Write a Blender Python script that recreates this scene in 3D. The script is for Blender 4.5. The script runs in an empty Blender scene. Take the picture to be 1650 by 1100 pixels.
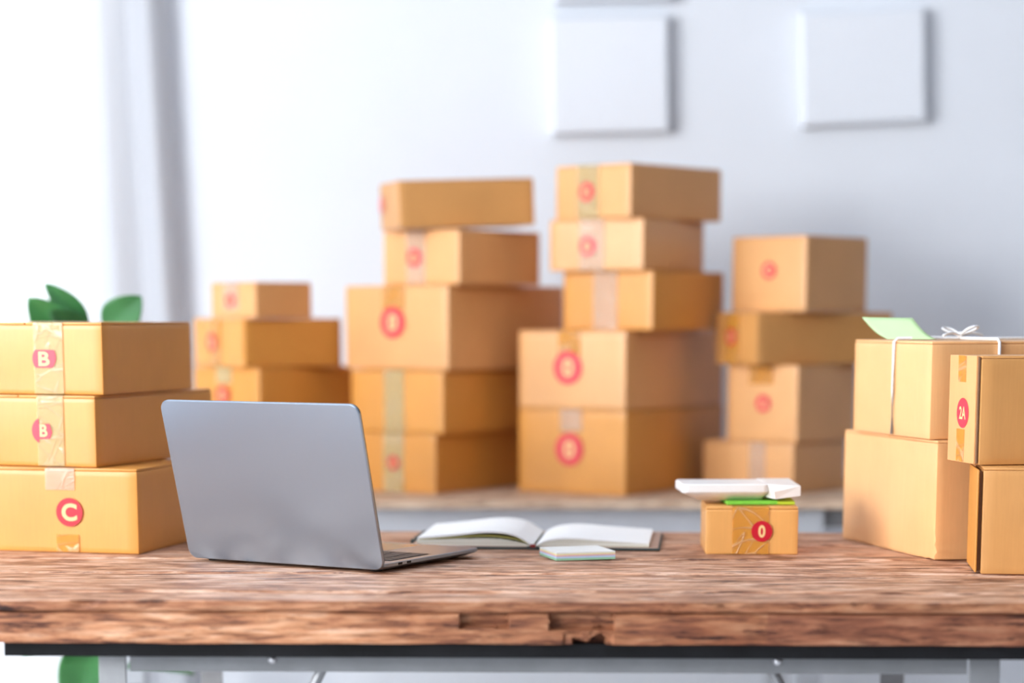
import bpy, bmesh, math, random
from mathutils import Vector, Matrix, noise
random.seed(11)
R = math.radians
C = bpy.context.scene.collection
scene = bpy.context.scene

# ------------------------------------------------------------------ camera
cam_d = bpy.data.cameras.new('camera')
cam_d.sensor_width = 36.0
cam_d.lens = 78.0
cam_d.shift_y = 526.0 / 1650.0
cam_d.clip_start = 0.05
cam_d.dof.use_dof = True
cam_d.dof.focus_distance = 2.76
cam_d.dof.aperture_fstop = 1.9
cam = bpy.data.objects.new('camera', cam_d)
cam.location = (0, 0, 1.061)
cam.rotation_euler = (R(81), 0, 0)
C.objects.link(cam)
scene.camera = cam

# ------------------------------------------------------------------ world, daylight, exposure
world = bpy.data.worlds.new('world')
scene.world = world
world.use_nodes = True
wn = world.node_tree.nodes['Background']
wn.inputs['Color'].default_value = (0.86, 0.93, 1.0, 1)
wn.inputs['Strength'].default_value = 0.27


def area(name, loc, rot, sx, sy, power, col):
    l = bpy.data.lights.new(name, 'AREA')
    l.shape = 'RECTANGLE'
    l.size, l.size_y = sx, sy
    l.energy = power
    l.color = col
    o = bpy.data.objects.new(name, l)
    o.location = loc
    o.rotation_euler = rot
    C.objects.link(o)
    return o


# daylight outside the big window of the left wall, and outside the curtained window
area('daylight_left', (-3.56, 0.0, 1.90), (R(90), 0, R(-90)), 3.8, 1.6, 465, (0.96, 0.98, 1.0))
area('daylight_back', (-1.6, 4.95, 1.4), (R(90), 0, R(180)), 1.4, 2.4, 120, (0.95, 0.98, 1.0))

vs = scene.view_settings
vs.view_transform = 'Standard'
vs.look = 'None'
vs.gamma = 1.0
vs.use_curve_mapping = False
vs.exposure = 0.0
scene.display_settings.display_device = 'sRGB'


# ------------------------------------------------------------------ materials
def mat(name, col=(0.8, 0.8, 0.8), rough=0.5, metal=0.0, spec=0.5):
    m = bpy.data.materials.new(name)
    m.use_nodes = True
    b = m.node_tree.nodes['Principled BSDF']
    b.inputs['Base Color'].default_value = (*col, 1)
    b.inputs['Roughness'].default_value = rough
    b.inputs['Metallic'].default_value = metal
    b.inputs['Specular IOR Level'].default_value = spec
    return m


def nd(m, t, **kw):
    n = m.node_tree.nodes.new(t)
    for k, v in kw.items():
        if k in n.inputs:
            n.inputs[k].default_value = v
        else:
            setattr(n, k, v)
    return n


def ln(m, a, ao, b, bi):
    m.node_tree.links.new(a.outputs[ao], b.inputs[bi])


def bsdf(m):
    return m.node_tree.nodes['Principled BSDF']


def coords(m, scale=(1, 1, 1), out='Object'):
    tc = nd(m, 'ShaderNodeTexCoord')
    mp = nd(m, 'ShaderNodeMapping')
    mp.inputs['Scale'].default_value = scale
    ln(m, tc, out, mp, 'Vector')
    return mp


def ramp(m, stops):
    r = nd(m, 'ShaderNodeValToRGB')
    e = r.color_ramp.elements
    while len(e) < len(stops):
        e.new(0.5)
    for i, (p, c) in enumerate(stops):
        e[i].position = p
        e[i].color = (*c, 1)
    return r


def mixc(m, a, b, fac, blend='MIX'):
    x = nd(m, 'ShaderNodeMix', data_type='RGBA', blend_type=blend)
    for idx, v in ((0, fac), (6, a), (7, b)):
        if isinstance(v, tuple) and hasattr(v[0], 'outputs'):
            m.node_tree.links.new(v[0].outputs[v[1]], x.inputs[idx])
        elif idx == 0:
            x.inputs[0].default_value = v
        else:
            x.inputs[idx].default_value = (*v, 1)
    return x


def noisy(name, col, rough=0.5, var=0.08, scale=40.0, bump=0.0, metal=0.0, spec=0.5, stretch=(1, 1, 1)):
    m = mat(name, col, rough, metal, spec)
    mp = coords(m, stretch)
    n = nd(m, 'ShaderNodeTexNoise', Scale=scale, Detail=4.0)
    ln(m, mp, 'Vector', n, 'Vector')
    lo = tuple(max(0, c * (1 - var)) for c in col)
    hi = tuple(min(1, c * (1 + var)) for c in col)
    r = ramp(m, [(0.3, lo), (0.7, hi)])
    ln(m, n, 'Fac', r, 'Fac')
    ln(m, r, 'Color', bsdf(m), 'Base Color')
    if bump:
        b = nd(m, 'ShaderNodeBump', Strength=bump, Distance=0.001)
        ln(m, n, 'Fac', b, 'Height')
        ln(m, b, 'Normal', bsdf(m), 'Normal')
    return m


def kraft(name, col):
    m = mat(name, col, 0.40, 0, 0.6)
    mp = coords(m)
    n1 = nd(m, 'ShaderNodeTexNoise', Scale=9.0, Detail=3.0)
    ln(m, mp, 'Vector', n1, 'Vector')
    mp2 = coords(m, (420, 420, 25))
    n2 = nd(m, 'ShaderNodeTexNoise', Scale=1.0, Detail=3.0)
    ln(m, mp2, 'Vector', n2, 'Vector')
    oi = nd(m, 'ShaderNodeObjectInfo')
    r1 = ramp(m, [(0.3, tuple(c * 0.93 for c in col)), (0.7, tuple(min(1, c * 1.05) for c in col))])
    ln(m, n1, 'Fac', r1, 'Fac')
    r2 = ramp(m, [(0.35, (0.965, 0.96, 0.95)), (0.65, (1, 1, 1))])
    ln(m, n2, 'Fac', r2, 'Fac')
    x = mixc(m, (r1, 'Color'), (r2, 'Color'), 1.0, 'MULTIPLY')
    r3 = ramp(m, [(0.0, (0.95, 0.93, 0.88)), (1.0, (1.0, 1.0, 1.0))])
    ln(m, oi, 'Random', r3, 'Fac')
    y = mixc(m, (x, 2), (r3, 'Color'), 1.0, 'MULTIPLY')
    ln(m, y, 2, bsdf(m), 'Base Color')
    # faint flutes of the corrugated board
    mp3 = coords(m, (1, 1, 1))
    w = nd(m, 'ShaderNodeTexWave', Scale=55.0, Distortion=0.6, Detail=1.0)
    w.bands_direction = 'DIAGONAL'
    ln(m, mp3, 'Vector', w, 'Vector')
    b = nd(m, 'ShaderNodeBump', Strength=0.05, Distance=0.001)
    ln(m, n2, 'Fac', b, 'Height')
    ln(m, b, 'Normal', bsdf(m), 'Normal')
    return m


M = {}
M['kraft'] = kraft('kraft_board', (0.72, 0.315, 0.060))
M['kraft_pale'] = kraft('pale_kraft_board', (0.80, 0.415, 0.165))
M['kraft_peach'] = kraft('peach_kraft_board', (0.88, 0.49, 0.22))
M['kraft_gold'] = kraft('golden_kraft_board', (0.80, 0.40, 0.12))
M['kraft_dull'] = kraft('dull_kraft_board', (0.66, 0.325, 0.105))
M['edge'] = mat('flap_gap_shade_brown', (0.20, 0.10, 0.05), 0.8)  # dark brown standing in for the shade inside the open flap gaps


def tape_mat(name, col, alpha):
    m = mat(name, col, 0.16)
    # crinkles: thin raised creases running at several angles
    tot = None
    for ang, sc, off in ((28, (.020, .020, .11), 0.0), (-50, (.026, .026, .13), 3.1), (78, (.018, .018, .12), 7.7)):
        tc = nd(m, 'ShaderNodeTexCoord')
        mp = nd(m, 'ShaderNodeMapping')
        mp.vector_type = 'TEXTURE'
        mp.inputs['Rotation'].default_value = (0, R(ang), 0)
        mp.inputs['Location'].default_value = (off, off, off)
        mp.inputs['Scale'].default_value = sc
        ln(m, tc, 'Object', mp, 'Vector')
        n = nd(m, 'ShaderNodeTexNoise', Scale=1.0, Detail=1.0)
        ln(m, mp, 'Vector', n, 'Vector')
        r = ramp(m, [(0.555, (0, 0, 0)), (0.58, (1, 1, 1)), (0.605, (0, 0, 0))])
        ln(m, n, 'Fac', r, 'Fac')
        if tot is None:
            tot = (r, 'Color')
        else:
            x = mixc(m, tot, (r, 'Color'), 1.0, 'LIGHTEN')
            tot = (x, 2)
    b = nd(m, 'ShaderNodeBump', Strength=0.7, Distance=0.0015)
    m.node_tree.links.new(tot[0].outputs[tot[1]], b.inputs['Height'])
    ln(m, b, 'Normal', bsdf(m), 'Normal')
    # stressed creases turn milky
    y = mixc(m, col, (0.9, 0.88, 0.8), 0.0)
    sc_ = nd(m, 'ShaderNodeMath', operation='MULTIPLY')
    sc_.inputs[1].default_value = 0.30
    m.node_tree.links.new(tot[0].outputs[tot[1]], sc_.inputs[0])
    m.node_tree.links.new(sc_.outputs[0], y.inputs[0])
    ln(m, y, 2, bsdf(m), 'Base Color')
    bsdf(m).inputs['Alpha'].default_value = alpha
    return m


M['tape'] = tape_mat('clear_packing_tape', (0.70, 0.60, 0.30), 0.36)
M['tape_white'] = tape_mat('milky_packing_tape', (0.82, 0.64, 0.50), 0.30)
M['tape_orange'] = tape_mat('amber_packing_tape', (0.82, 0.38, 0.05), 0.42)
M['red'] = noisy('red_ink', (0.56, 0.004, 0.022), 0.45, 0.05, 60)
M['pink'] = noisy('pinkish_red_ink', (0.74, 0.032, 0.065), 0.4, 0.08, 60)
M['ink_cut'] = mat('bare_board_letter', (0.86, 0.56, 0.25), 0.5)


# ------------------------------------------------------------------ mesh helpers
def link(name, me, parent=None, m=None, smooth=False):
    o = bpy.data.objects.new(name, me)
    C.objects.link(o)
    if parent is not None:
        o.parent = parent
    if m is not None:
        me.materials.append(m)
    if smooth:
        for p in me.polygons:
            p.use_smooth = True
    return o


def obj(name, bm, m, parent=None, smooth=False, sharp=None):
    bmesh.ops.recalc_face_normals(bm, faces=bm.faces)
    me = bpy.data.meshes.new(name)
    bm.to_mesh(me)
    bm.free()
    o = link(name, me, parent, m, smooth)
    if sharp is not None:
        for p in me.polygons:
            p.use_smooth = True
        me.set_sharp_from_angle(angle=R(sharp))
    return o


def thing(name, label, cat, loc=(0, 0, 0), rz=0.0, group=None):
    o = bpy.data.objects.new(name, None)
    o.empty_display_size = 0.05
    C.objects.link(o)
    o.location = loc
    o.rotation_euler = (0, 0, rz)
    tag(o, label, cat, group)
    return o


def tag(o, label, cat, group=None):
    o['label'] = label
    o['category'] = cat
    if group:
        o['group'] = group
    return o


def struct(o):
    o['kind'] = 'structure'
    return o


def box(bm, x0, x1, y0, y1, z0, z1, bev=0.0, seg=2):
    r = bmesh.ops.create_cube(bm, size=1.0)
    vv = r['verts']
    for v in vv:
        v.co = Vector((x0 + (v.co.x + .5) * (x1 - x0), y0 + (v.co.y + .5) * (y1 - y0), z0 + (v.co.z + .5) * (z1 - z0)))
    if bev:
        es = list({e for v in vv for e in v.link_edges})
        bmesh.ops.bevel(bm, geom=es, offset=bev, segments=seg, affect='EDGES', profile=0.5)
    return bm


def bx(x0, x1, y0, y1, z0, z1, bev=0.0, seg=2):
    return box(bmesh.new(), x0, x1, y0, y1, z0, z1, bev, seg)


def tube(bm, pts, r, n=8, closed=False, caps=True):
    pts = [Vector(p) for p in pts]
    rings = []
    N = len(pts)
    up = Vector((0, 0, 1))
    for i, p in enumerate(pts):
        a = pts[i - 1] if (i > 0 or closed) else p
        b = pts[(i + 1) % N] if (i < N - 1 or closed) else p
        t = (b - a).normalized()
        s = t.cross(up)
        if s.length < 1e-3:
            s = t.cross(Vector((1, 0, 0)))
        s.normalize()
        u = s.cross(t)
        rr = r[i] if isinstance(r, (list, tuple)) else r
        rings.append([bm.verts.new(p + (s * math.cos(k * 2 * math.pi / n) + u * math.sin(k * 2 * math.pi / n)) * rr) for k in range(n)])
    for i in range(N if closed else N - 1):
        A, B = rings[i], rings[(i + 1) % N]
        for k in range(n):
            bm.faces.new((A[k], A[(k + 1) % n], B[(k + 1) % n], B[k]))
    if caps and not closed:
        bm.faces.new(rings[0][::-1])
        bm.faces.new(rings[-1])
    return bm


def rounded_rect(w, h, r, n=8, cx=0, cy=0):
    pts = []
    for (sx, sy, a0) in ((1, 1, 0), (-1, 1, 90), (-1, -1, 180), (1, -1, 270)):
        for k in range(n + 1):
            a = R(a0 + 90 * k / n)
            pts.append((cx + sx * (w / 2 - r) + r * math.cos(a), cy + sy * (h / 2 - r) + r * math.sin(a)))
    return pts


def slab(bm, outlines):
    """stack of closed outlines [(pts2d, z), ...] joined into a solid"""
    rings = [[bm.verts.new((x, y, z)) for x, y in pts] for pts, z in outlines]
    n = len(rings[0])
    for A, B in zip(rings, rings[1:]):
        for k in range(n):
            bm.faces.new((A[k], A[(k + 1) % n], B[(k + 1) % n], B[k]))
    bm.faces.new(rings[0][::-1])
    bm.faces.new(rings[-1])
    return bm


def lathe(prof, n=32):
    bm = bmesh.new()
    rings = [[bm.verts.new((r * math.cos(2 * math.pi * k / n), r * math.sin(2 * math.pi * k / n), z)) for k in range(n)] for r, z in prof]
    for A, B in zip(rings, rings[1:]):
        for k in range(n):
            bm.faces.new((A[k], A[(k + 1) % n], B[(k + 1) % n], B[k]))
    bm.faces.new(rings[0][::-1])
    bm.faces.new(rings[-1])
    return bm


# ------------------------------------------------------------------ the setting
wall_m = noisy('white_painted_wall', (0.775, 0.81, 0.865), 0.7, 0.012, 6, 0.05)
floor_m = noisy('pale_floor', (0.80, 0.81, 0.84), 0.4, 0.03, 3)
WY = 4.55
bm = bx(-3.4, 2.9, -2.0, WY + 0.1, -0.06, 0.0)
struct(obj('floor', bm, floor_m))
bm = bx(-3.4, 2.9, -2.0, WY + 0.1, 2.75, 2.81)
struct(obj('ceiling', bm, wall_m))
# back wall with the opening of the curtained window
WX0, WX1, WZ0, WZ1 = -2.35, -0.815, 0.12, 2.50
bm = bmesh.new()
box(bm, -3.4, WX0, WY, WY + 0.1, 0, 2.75)
box(bm, WX1, 2.9, WY, WY + 0.1, 0, 2.75)
box(bm, WX0, WX1, WY, WY + 0.1, 0, WZ0)
box(bm, WX0, WX1, WY, WY + 0.1, WZ1, 2.75)
struct(obj('wall_back', bm, wall_m))
# left wall with a wide window
LY0, LY1, LZ0, LZ1 = -1.9, 1.9, 1.10, 2.66
bm = bmesh.new()
box(bm, -3.5, -3.4, -2.0, LY0, 0, 2.75)
box(bm, -3.5, -3.4, LY1, WY + 0.1, 0, 2.75)
box(bm, -3.5, -3.4, LY0, LY1, 0, LZ0)
box(bm, -3.5, -3.4, LY0, LY1, LZ1, 2.75)
struct(obj('wall_left', bm, wall_m))
struct(obj('wall_right', bx(2.9, 3.0, -2.0, WY + 0.1, 0, 2.75), noisy('bounce_cutting_dark_wall', (0.12, 0.10, 0.09), 0.8, 0.03, 6, 0.05)))  # unseen wall, coloured dark to cut bounce light on the right-facing sides
struct(obj('baseboard_back', bx(WX1 + .06, 2.9, WY - 0.015, WY, 0.0, 0.09, 0.003), noisy('white_trim', (0.82, 0.83, 0.85), 0.4, 0.02)))

white_frame = noisy('white_window_frame', (0.82, 0.83, 0.85), 0.35, 0.02)
glass = bpy.data.materials.new('window_glass')
glass.use_nodes = True
nt = glass.node_tree
nt.nodes.clear()
go = nt.nodes.new('ShaderNodeOutputMaterial')
gm = nt.nodes.new('ShaderNodeMixShader')
gt = nt.nodes.new('ShaderNodeBsdfTransparent')
gg = nt.nodes.new('ShaderNodeBsdfGlossy')
gg.inputs['Roughness'].default_value = 0.02
gm.inputs[0].default_value = 0.06
nt.links.new(gt.outputs[0], gm.inputs[1])
nt.links.new(gg.outputs[0], gm.inputs[2])
nt.links.new(gm.outputs[0], go.inputs[0])


def window(name, horizontal, a0, a1, z0, z1, p0, p1, nmull):
    """frame bars along the wall axis, with one pane child"""
    bm = bmesh.new()
    t = 0.05
    segs = [(a0, a1, z0, z0 + t), (a0, a1, z1 - t, z1), (a0, a0 + t, z0 + t, z1 - t), (a1 - t, a1, z0 + t, z1 - t)]
    for k in range(1, nmull + 1):
        c = a0 + (a1 - a0) * k / (nmull + 1)
        segs.append((c - t / 2, c + t / 2, z0 + t, z1 - t))
    for s in segs:
        if horizontal:
            box(bm, s[0], s[1], p0, p1, s[2], s[3])
        else:
            box(bm, p0, p1, s[0], s[1], s[2], s[3])
    f = struct(obj(name, bm, white_frame))
    pm = (p0 + p1) / 2
    if horizontal:
        g = bx(a0 + t / 2, a1 - t / 2, pm - .003, pm + .003, z0 + t / 2, z1 - t / 2)
    else:
        g = bx(pm - .003, pm + .003, a0 + t / 2, a1 - t / 2, z0 + t / 2, z1 - t / 2)
    obj('pane', g, glass, f)
    return f


window('window_1', True, WX0, WX1, WZ0, WZ1, WY + 0.02, WY + 0.07, 1)
window('window_2', False, LY0, LY1, LZ0, LZ1, -3.48, -3.43, 2)

# ------------------------------------------------------------------ curtain
cm = bpy.data.materials.new('sheer_white_cloth')
cm.use_nodes = True
nt = cm.node_tree
nt.nodes.clear()
co = nt.nodes.new('ShaderNodeOutputMaterial')
cx = nt.nodes.new('ShaderNodeMixShader')
cd = nt.nodes.new('ShaderNodeBsdfDiffuse')
ct = nt.nodes.new('ShaderNodeBsdfTranslucent')
tn = nt.nodes.new('ShaderNodeTexNoise')
tn.inputs['Scale'].default_value = 300
tr = nt.nodes.new('ShaderNodeValToRGB')
tr.color_ramp.elements[0].color = (0.64, 0.65, 0.68, 1)
tr.color_ramp.elements[1].color = (0.71, 0.72, 0.75, 1)
nt.links.new(tn.outputs['Fac'], tr.inputs['Fac'])
nt.links.new(tr.outputs['Color'], cd.inputs['Color'])
nt.links.new(tr.outputs['Color'], ct.inputs['Color'])
cx.inputs[0].default_value = 0.30
nt.links.new(cd.outputs[0], cx.inputs[1])
nt.links.new(ct.outputs[0], cx.inputs[2])
nt.links.new(cx.outputs[0], co.inputs[0])

bm = bmesh.new()
NX, NZ = 420, 24
rows = []
for j in range(NZ + 1):
    z = 0.03 + (2.70 - 0.03) * j / NZ
    xr = -0.664 - (z - 1.07) * 0.030
    xl = -2.42
    row = []
    for i in range(NX + 1):
        u = i / NX
        x = xl + (xr - xl) * u
        d = xr - x
        ph = d / 0.098 * 2 * math.pi
        amp = 0.021 * (0.55 + 0.45 * math.cos(min(d / 0.30, 1) * math.pi / 2))
        amp *= 1.0 if d < 0.3 else 0.9 + 0.3 * math.sin(d * 7)
        y = 4.508 - amp * math.sin(ph + 0.35 * math.sin(d * 9) * (d > .2) + 0.12 * math.sin(z * 2.0) - 0.4)
        y += 0.012 * noise.noise(Vector((x * 5, z * 0.8, 2)))
        row.append(bm.verts.new((x, y, z)))
    rows.append(row)
for A, B in zip(rows, rows[1:]):
    for i in range(NX):
        bm.faces.new((A[i], A[i + 1], B[i + 1], B[i]))
cur = thing('curtain', 'sheer white curtain hanging in folds at the bright left side of the room', 'curtain', (0, 0, 0))
obj('cloth', bm, cm, cur, smooth=True)
bm = bmesh.new()
box(bm, -2.50, -0.60, 4.475, 4.515, 2.70, 2.735, 0.004)
obj('curtain_track', bm, white_frame, cur)

# ------------------------------------------------------------------ blank frames on the wall
canvas_m = noisy('blank_white_canvas', (0.80, 0.835, 0.89), 0.6, 0.015, 200, 0.03)


def picture(x0, x1, z0, z1, tilt, label):
    w, h = x1 - x0, z1 - z0
    t = thing('picture_frame', label, 'picture', ((x0 + x1) / 2, WY - 0.001, (z0 + z1) / 2), 0, 'blank white pictures on the wall')
    t.rotation_euler = (0, R(tilt), 0)
    # outline in x/z, extruded towards -y with a wide bevelled moulding
    def rect(a, b):
        return [(-w / 2 + a, -h / 2 + b), (w / 2 - a, -h / 2 + b), (w / 2 - a, h / 2 - b), (-w / 2 + a, h / 2 - b)]
    bm = bmesh.new()
    rings = []
    for (a, b, y) in ((0.003, 0.003, 0), (0, 0, -0.012), (0.006, 0.006, -0.033), (0.012, 0.012, -0.034), (0.0135, 0.0135, -0.0325)):
        rings.append([bm.verts.new((x, y, z)) for x, z in rect(a, b)])
    for A, B in zip(rings, rings[1:]):
        for k in range(4):
            bm.faces.new((A[k], A[(k + 1) % 4], B[(k + 1) % 4], B[k]))
    bm.faces.new(rings[0])
    bm.faces.new(rings[-1][::-1])
    obj('frame', bm, canvas_m, t)
    obj('panel', bx(-w / 2 + .0133, w / 2 - .0133, -0.0335, -0.0301, -h / 2 + .0133, h / 2 - .0133), canvas_m, t)
    return t


picture(0.076, 0.312, 1.418, 1.648, -1.2, 'blank white square picture on the wall straight above the second tallest stack')
bpy.data.objects['picture_frame']['label'] = 'blank white picture hanging lowest on the wall, above the tallest box stack'
picture(0.080, 0.314, 1.672, 1.900, -0.8, 'blank white picture at the top edge, of which only the bottom strip shows')
picture(0.572, 0.820, 1.436, 1.660, -2.4, 'slightly crooked blank white picture alone at the right of the wall')

# ------------------------------------------------------------------ tables
wood = mat('weathered_plank_wood', (0.5, 0.28, 0.17), 0.55, 0, 0.4)


def build_wood(m, stops, crack=1.0, tint=0.12):
    mp = coords(m, (4.2, 20, 34))
    n1 = nd(m, 'ShaderNodeTexNoise', Scale=3.2, Detail=9.0, Roughness=0.62, Distortion=0.5)
    ln(m, mp, 'Vector', n1, 'Vector')
    r1 = ramp(m, stops)
    ln(m, n1, 'Fac', r1, 'Fac')
    mp2 = coords(m, (26, 95, 210))
    n2 = nd(m, 'ShaderNodeTexNoise', Scale=1.0, Detail=5.0, Roughness=0.6)
    ln(m, mp2, 'Vector', n2, 'Vector')
    r2 = ramp(m, [(0.34, (0.36, 0.28, 0.25)), (0.47, (0.92, 0.90, 0.88)), (0.58, (1.06, 1.06, 1.06)), (0.7, (1.18, 1.18, 1.18))])
    ln(m, n2, 'Fac', r2, 'Fac')
    x = mixc(m, (r1, 'Color'), (r2, 'Color'), 0.9, 'MULTIPLY')
    # dark weathered cracks
    mp3 = coords(m, (5.5, 32, 45))
    n3 = nd(m, 'ShaderNodeTexNoise', Scale=2.0, Detail=6.0, Roughness=0.7, Distortion=0.3)
    ln(m, mp3, 'Vector', n3, 'Vector')
    r3 = ramp(m, [(0.34, (0.10, 0.065, 0.065)), (0.385, (0.45, 0.35, 0.32)), (0.43, (1, 1, 1))])
    ln(m, n3, 'Fac', r3, 'Fac')
    y = mixc(m, (x, 2), (r3, 'Color'), crack, 'MULTIPLY')
    # broad worn patches, bleached and reddish
    mp4 = coords(m, (1.5, 4, 4))
    n4 = nd(m, 'ShaderNodeTexNoise', Scale=2.1, Detail=3.0)
    ln(m, mp4, 'Vector', n4, 'Vector')
    r4 = ramp(m, [(0.3, (1 - tint, 1 - 1.6 * tint, 1 - 1.9 * tint)), (0.7, (1 + tint, 1 + tint, 1 + tint))])
    ln(m, n4, 'Fac', r4, 'Fac')
    z = mixc(m, (y, 2), (r4, 'Color'), 1.0, 'MULTIPLY')
    ln(m, z, 2, bsdf(m), 'Base Color')
    b = nd(m, 'ShaderNodeBump', Strength=0.35, Distance=0.002)
    ln(m, n2, 'Fac', b, 'Height')
    ln(m, b, 'Normal', bsdf(m), 'Normal')


build_wood(wood, [(0.30, (0.13, 0.050, 0.030)), (0.41, (0.36, 0.165, 0.090)), (0.50, (0.56, 0.315, 0.195)), (0.60, (0.72, 0.49, 0.365)), (0.74, (0.80, 0.63, 0.52))])
apron_wood = mat('reddish_apron_wood', (0.4, 0.2, 0.1), 0.6, 0, 0.35)
build_wood(apron_wood, [(0.30, (0.08, 0.032, 0.018)), (0.41, (0.28, 0.115, 0.055)), (0.51, (0.42, 0.20, 0.10)), (0.62, (0.53, 0.31, 0.19)), (0.76, (0.62, 0.42, 0.30))], 1.0, 0.25)
red_wood = mat('dark_red_brown_wood', (0.25, 0.11, 0.06), 0.6, 0, 0.35)
build_wood(red_wood, [(0.30, (0.05, 0.018, 0.012)), (0.42, (0.16, 0.058, 0.030)), (0.52, (0.25, 0.10, 0.052)), (0.64, (0.34, 0.16, 0.09)), (0.78, (0.44, 0.27, 0.17))], 1.0, 0.25)
mid_wood = mat('mottled_brown_wood', (0.3, 0.14, 0.08), 0.6, 0, 0.35)
build_wood(mid_wood, [(0.30, (0.06, 0.024, 0.015)), (0.42, (0.22, 0.085, 0.042)), (0.52, (0.33, 0.145, 0.070)), (0.64, (0.43, 0.23, 0.13)), (0.78, (0.52, 0.34, 0.22))], 1.0, 0.25)

black_metal = noisy('black_painted_metal', (0.006, 0.006, 0.007), 0.5, 0.6, 12, spec=0.18)
grey_metal = noisy('grey_painted_steel', (0.22, 0.225, 0.235), 0.42, 0.10, 22, 0, 0.35)
pale_metal = noisy('pale_grey_steel', (0.30, 0.305, 0.31), 0.45, 0.14, 25, 0, 0.3)
bolt_m = noisy('worn_bolt_steel', (0.55, 0.55, 0.57), 0.3, 0.1, 80, 0, 0.8)

TX0, TX1, TY0, TY1 = -0.84, 0.98, -0.405, 0.405
ft = thing('work_table', 'rustic reddish plank work table with a slotted front edge, in the foreground', 'table', (0, 2.838, 0), R(-1.4))
SEAMS = [-0.315, -0.13, 0.035, 0.22]


def top_height(x, y):
    z = -0.0012 * abs(noise.noise(Vector((x * 3, y * 30, 1)))) - 0.0008 * abs(noise.noise(Vector((x * 12, y * 90, 5))))
    for i, s in enumerate(SEAMS):
        d = abs(y - s - 0.003 * noise.noise(Vector((x * 2.5, i * 7, 0))))
        if d < 0.010:
            z -= 0.006 * (1 - d / 0.010) * (0.45 + 0.55 * (noise.noise(Vector((x * 4, i * 3, 9))) > -0.15))
    return z


bm = bmesh.new()
NX = 520
ys = []
y = TY0 + 0.004
while y < TY1:
    ys.append(y)
    step = 0.010
    if y < TY0 + 0.02:
        step = 0.003
    if min(abs(y - s) for s in SEAMS) < 0.012:
        step = 0.0016
    y += step
ys.append(TY1)
rows = []
for y in reversed(ys):
    rows.append([bm.verts.new((TX0 + (TX1 - TX0) * i / NX, y, 0.75 + top_height(TX0 + (TX1 - TX0) * i / NX, y))) for i in range(NX + 1)])
# rounded, chipped front lip of the top planks
NTOP = len(rows) - 1
for (dy, z) in ((0.0026, 0.7492), (0.0006, 0.7478), (0.0, 0.7450), (0.0, 0.7420), (0.0004, 0.7396), (0.0016, 0.7382), (0.006, 0.7378)):
    row = []
    for i in range(NX + 1):
        x = TX0 + (TX1 - TX0) * i / NX
        n = noise.noise(Vector((x * 9, z * 60, 3))) * 0.0022 + noise.noise(Vector((x * 38, z * 160, 8))) * 0.0012
        chip = max(0, noise.noise(Vector((x * 14, 4, z * 20))) - 0.38) * 0.022
        row.append(bm.verts.new((x, TY0 + dy + n + chip + 0.001, z + noise.noise(Vector((x * 6, 2, 2))) * 0.0012)))
    rows.append(row)
# underside
for (y, z) in ((TY0 + 0.03, 0.7378), (TY1, 0.7378)):
    rows.append([bm.verts.new((TX0 + (TX1 - TX0) * i / NX, y, z)) for i in range(NX + 1)])
for A, B in zip(rows, rows[1:]):
    for i in range(NX):
        bm.faces.new((A[i], A[i + 1], B[i + 1], B[i]))
for i in range(NX):
    bm.faces.new((rows[-1][i], rows[-1][i + 1], rows[0][i + 1], rows[0][i]))
bm.faces.new([r[0] for r in rows])
bm.faces.new([r[-1] for r in rows][::-1])
bm.faces.ensure_lookup_table()
tt = obj('table_top', bm, wood, ft, sharp=40)
tt.data.materials.append(mid_wood)          # weathered cut edge of the top planks
for p_ in tt.data.polygons:
    if NTOP * NX + NX <= p_.index < (NTOP + 6) * NX:
        p_.material_index = 1


# thick apron below it: mortise slots and a broken notch in the lower edge
def smoothstep(a, b, v):
    t = max(0, min(1, (v - a) / (b - a)))
    return t * t * (3 - 2 * t)


bm = bmesh.new()
NXA, NZA = 900, 26
AZ0, AZ1 = 0.7018, 0.7376
SL = [(-0.0487, 0.0055, 0.7195, 0.7362, 0.013), (0.0515, 0.1240, 0.7178, 0.7362, 0.014)]
front = []
for j in range(NZA + 1):
    z = AZ0 + (AZ1 - AZ0) * j / NZA
    row = []
    for i in range(NXA + 1):
        x = TX0 + (TX1 - TX0) * i / NXA
        d = 0.0015 * noise.noise(Vector((x * 7, 1, z * 50))) + 0.001 * noise.noise(Vector((x * 30, 7, z * 120)))
        for (a, b, c, e, dep) in SL:
            wob = 0.0012 * noise.noise(Vector((z * 200, x * 20, a)))
            if a + wob < x < b + wob and c + wob < z < e:
                d += dep + 0.001 * noise.noise(Vector((x * 60, z * 200, 2)))
        d += 0.005 * smoothstep(0.7345, 0.7366, z)     # dark joint under the top planks
        # notch broken out of the lower edge
        top = 0.7085 + 0.0035 * noise.noise(Vector((x * 60, 0, 4))) + 0.005 * smoothstep(0.09, 0.105, x) * smoothstep(0.118, 0.108, x)
        if 0.078 < x < 0.114 and z < top - 0.002:
            d += 0.02
        elif 0.066 < x < 0.122 and z < top + 0.006:
            d += 0.0035 + 0.002 * noise.noise(Vector((x * 90, z * 90, 4)))
        zz = z
        if j == 0:
            zz += 0.0012 * noise.noise(Vector((x * 10, 5, 5)))
        row.append(bm.verts.new((x, TY0 + 0.003 + d, zz)))
    front.append(row)
for A, B in zip(front, front[1:]):
    for i in range(NXA):
        bm.faces.new((A[i], A[i + 1], B[i + 1], B[i]))
bt = [bm.verts.new((TX0 + (TX1 - TX0) * i / NXA, TY0 + 0.075, AZ1)) for i in range(NXA + 1)]
bb = [bm.verts.new((TX0 + (TX1 - TX0) * i / NXA, TY0 + 0.075, AZ0)) for i in range(NXA + 1)]
for A, B in ((front[-1], bt), (bt, bb), (bb, front[0])):
    for i in range(NXA):
        bm.faces.new((A[i], A[i + 1], B[i + 1], B[i]))
apron = obj('apron', bm, apron_wood, ft)
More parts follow.
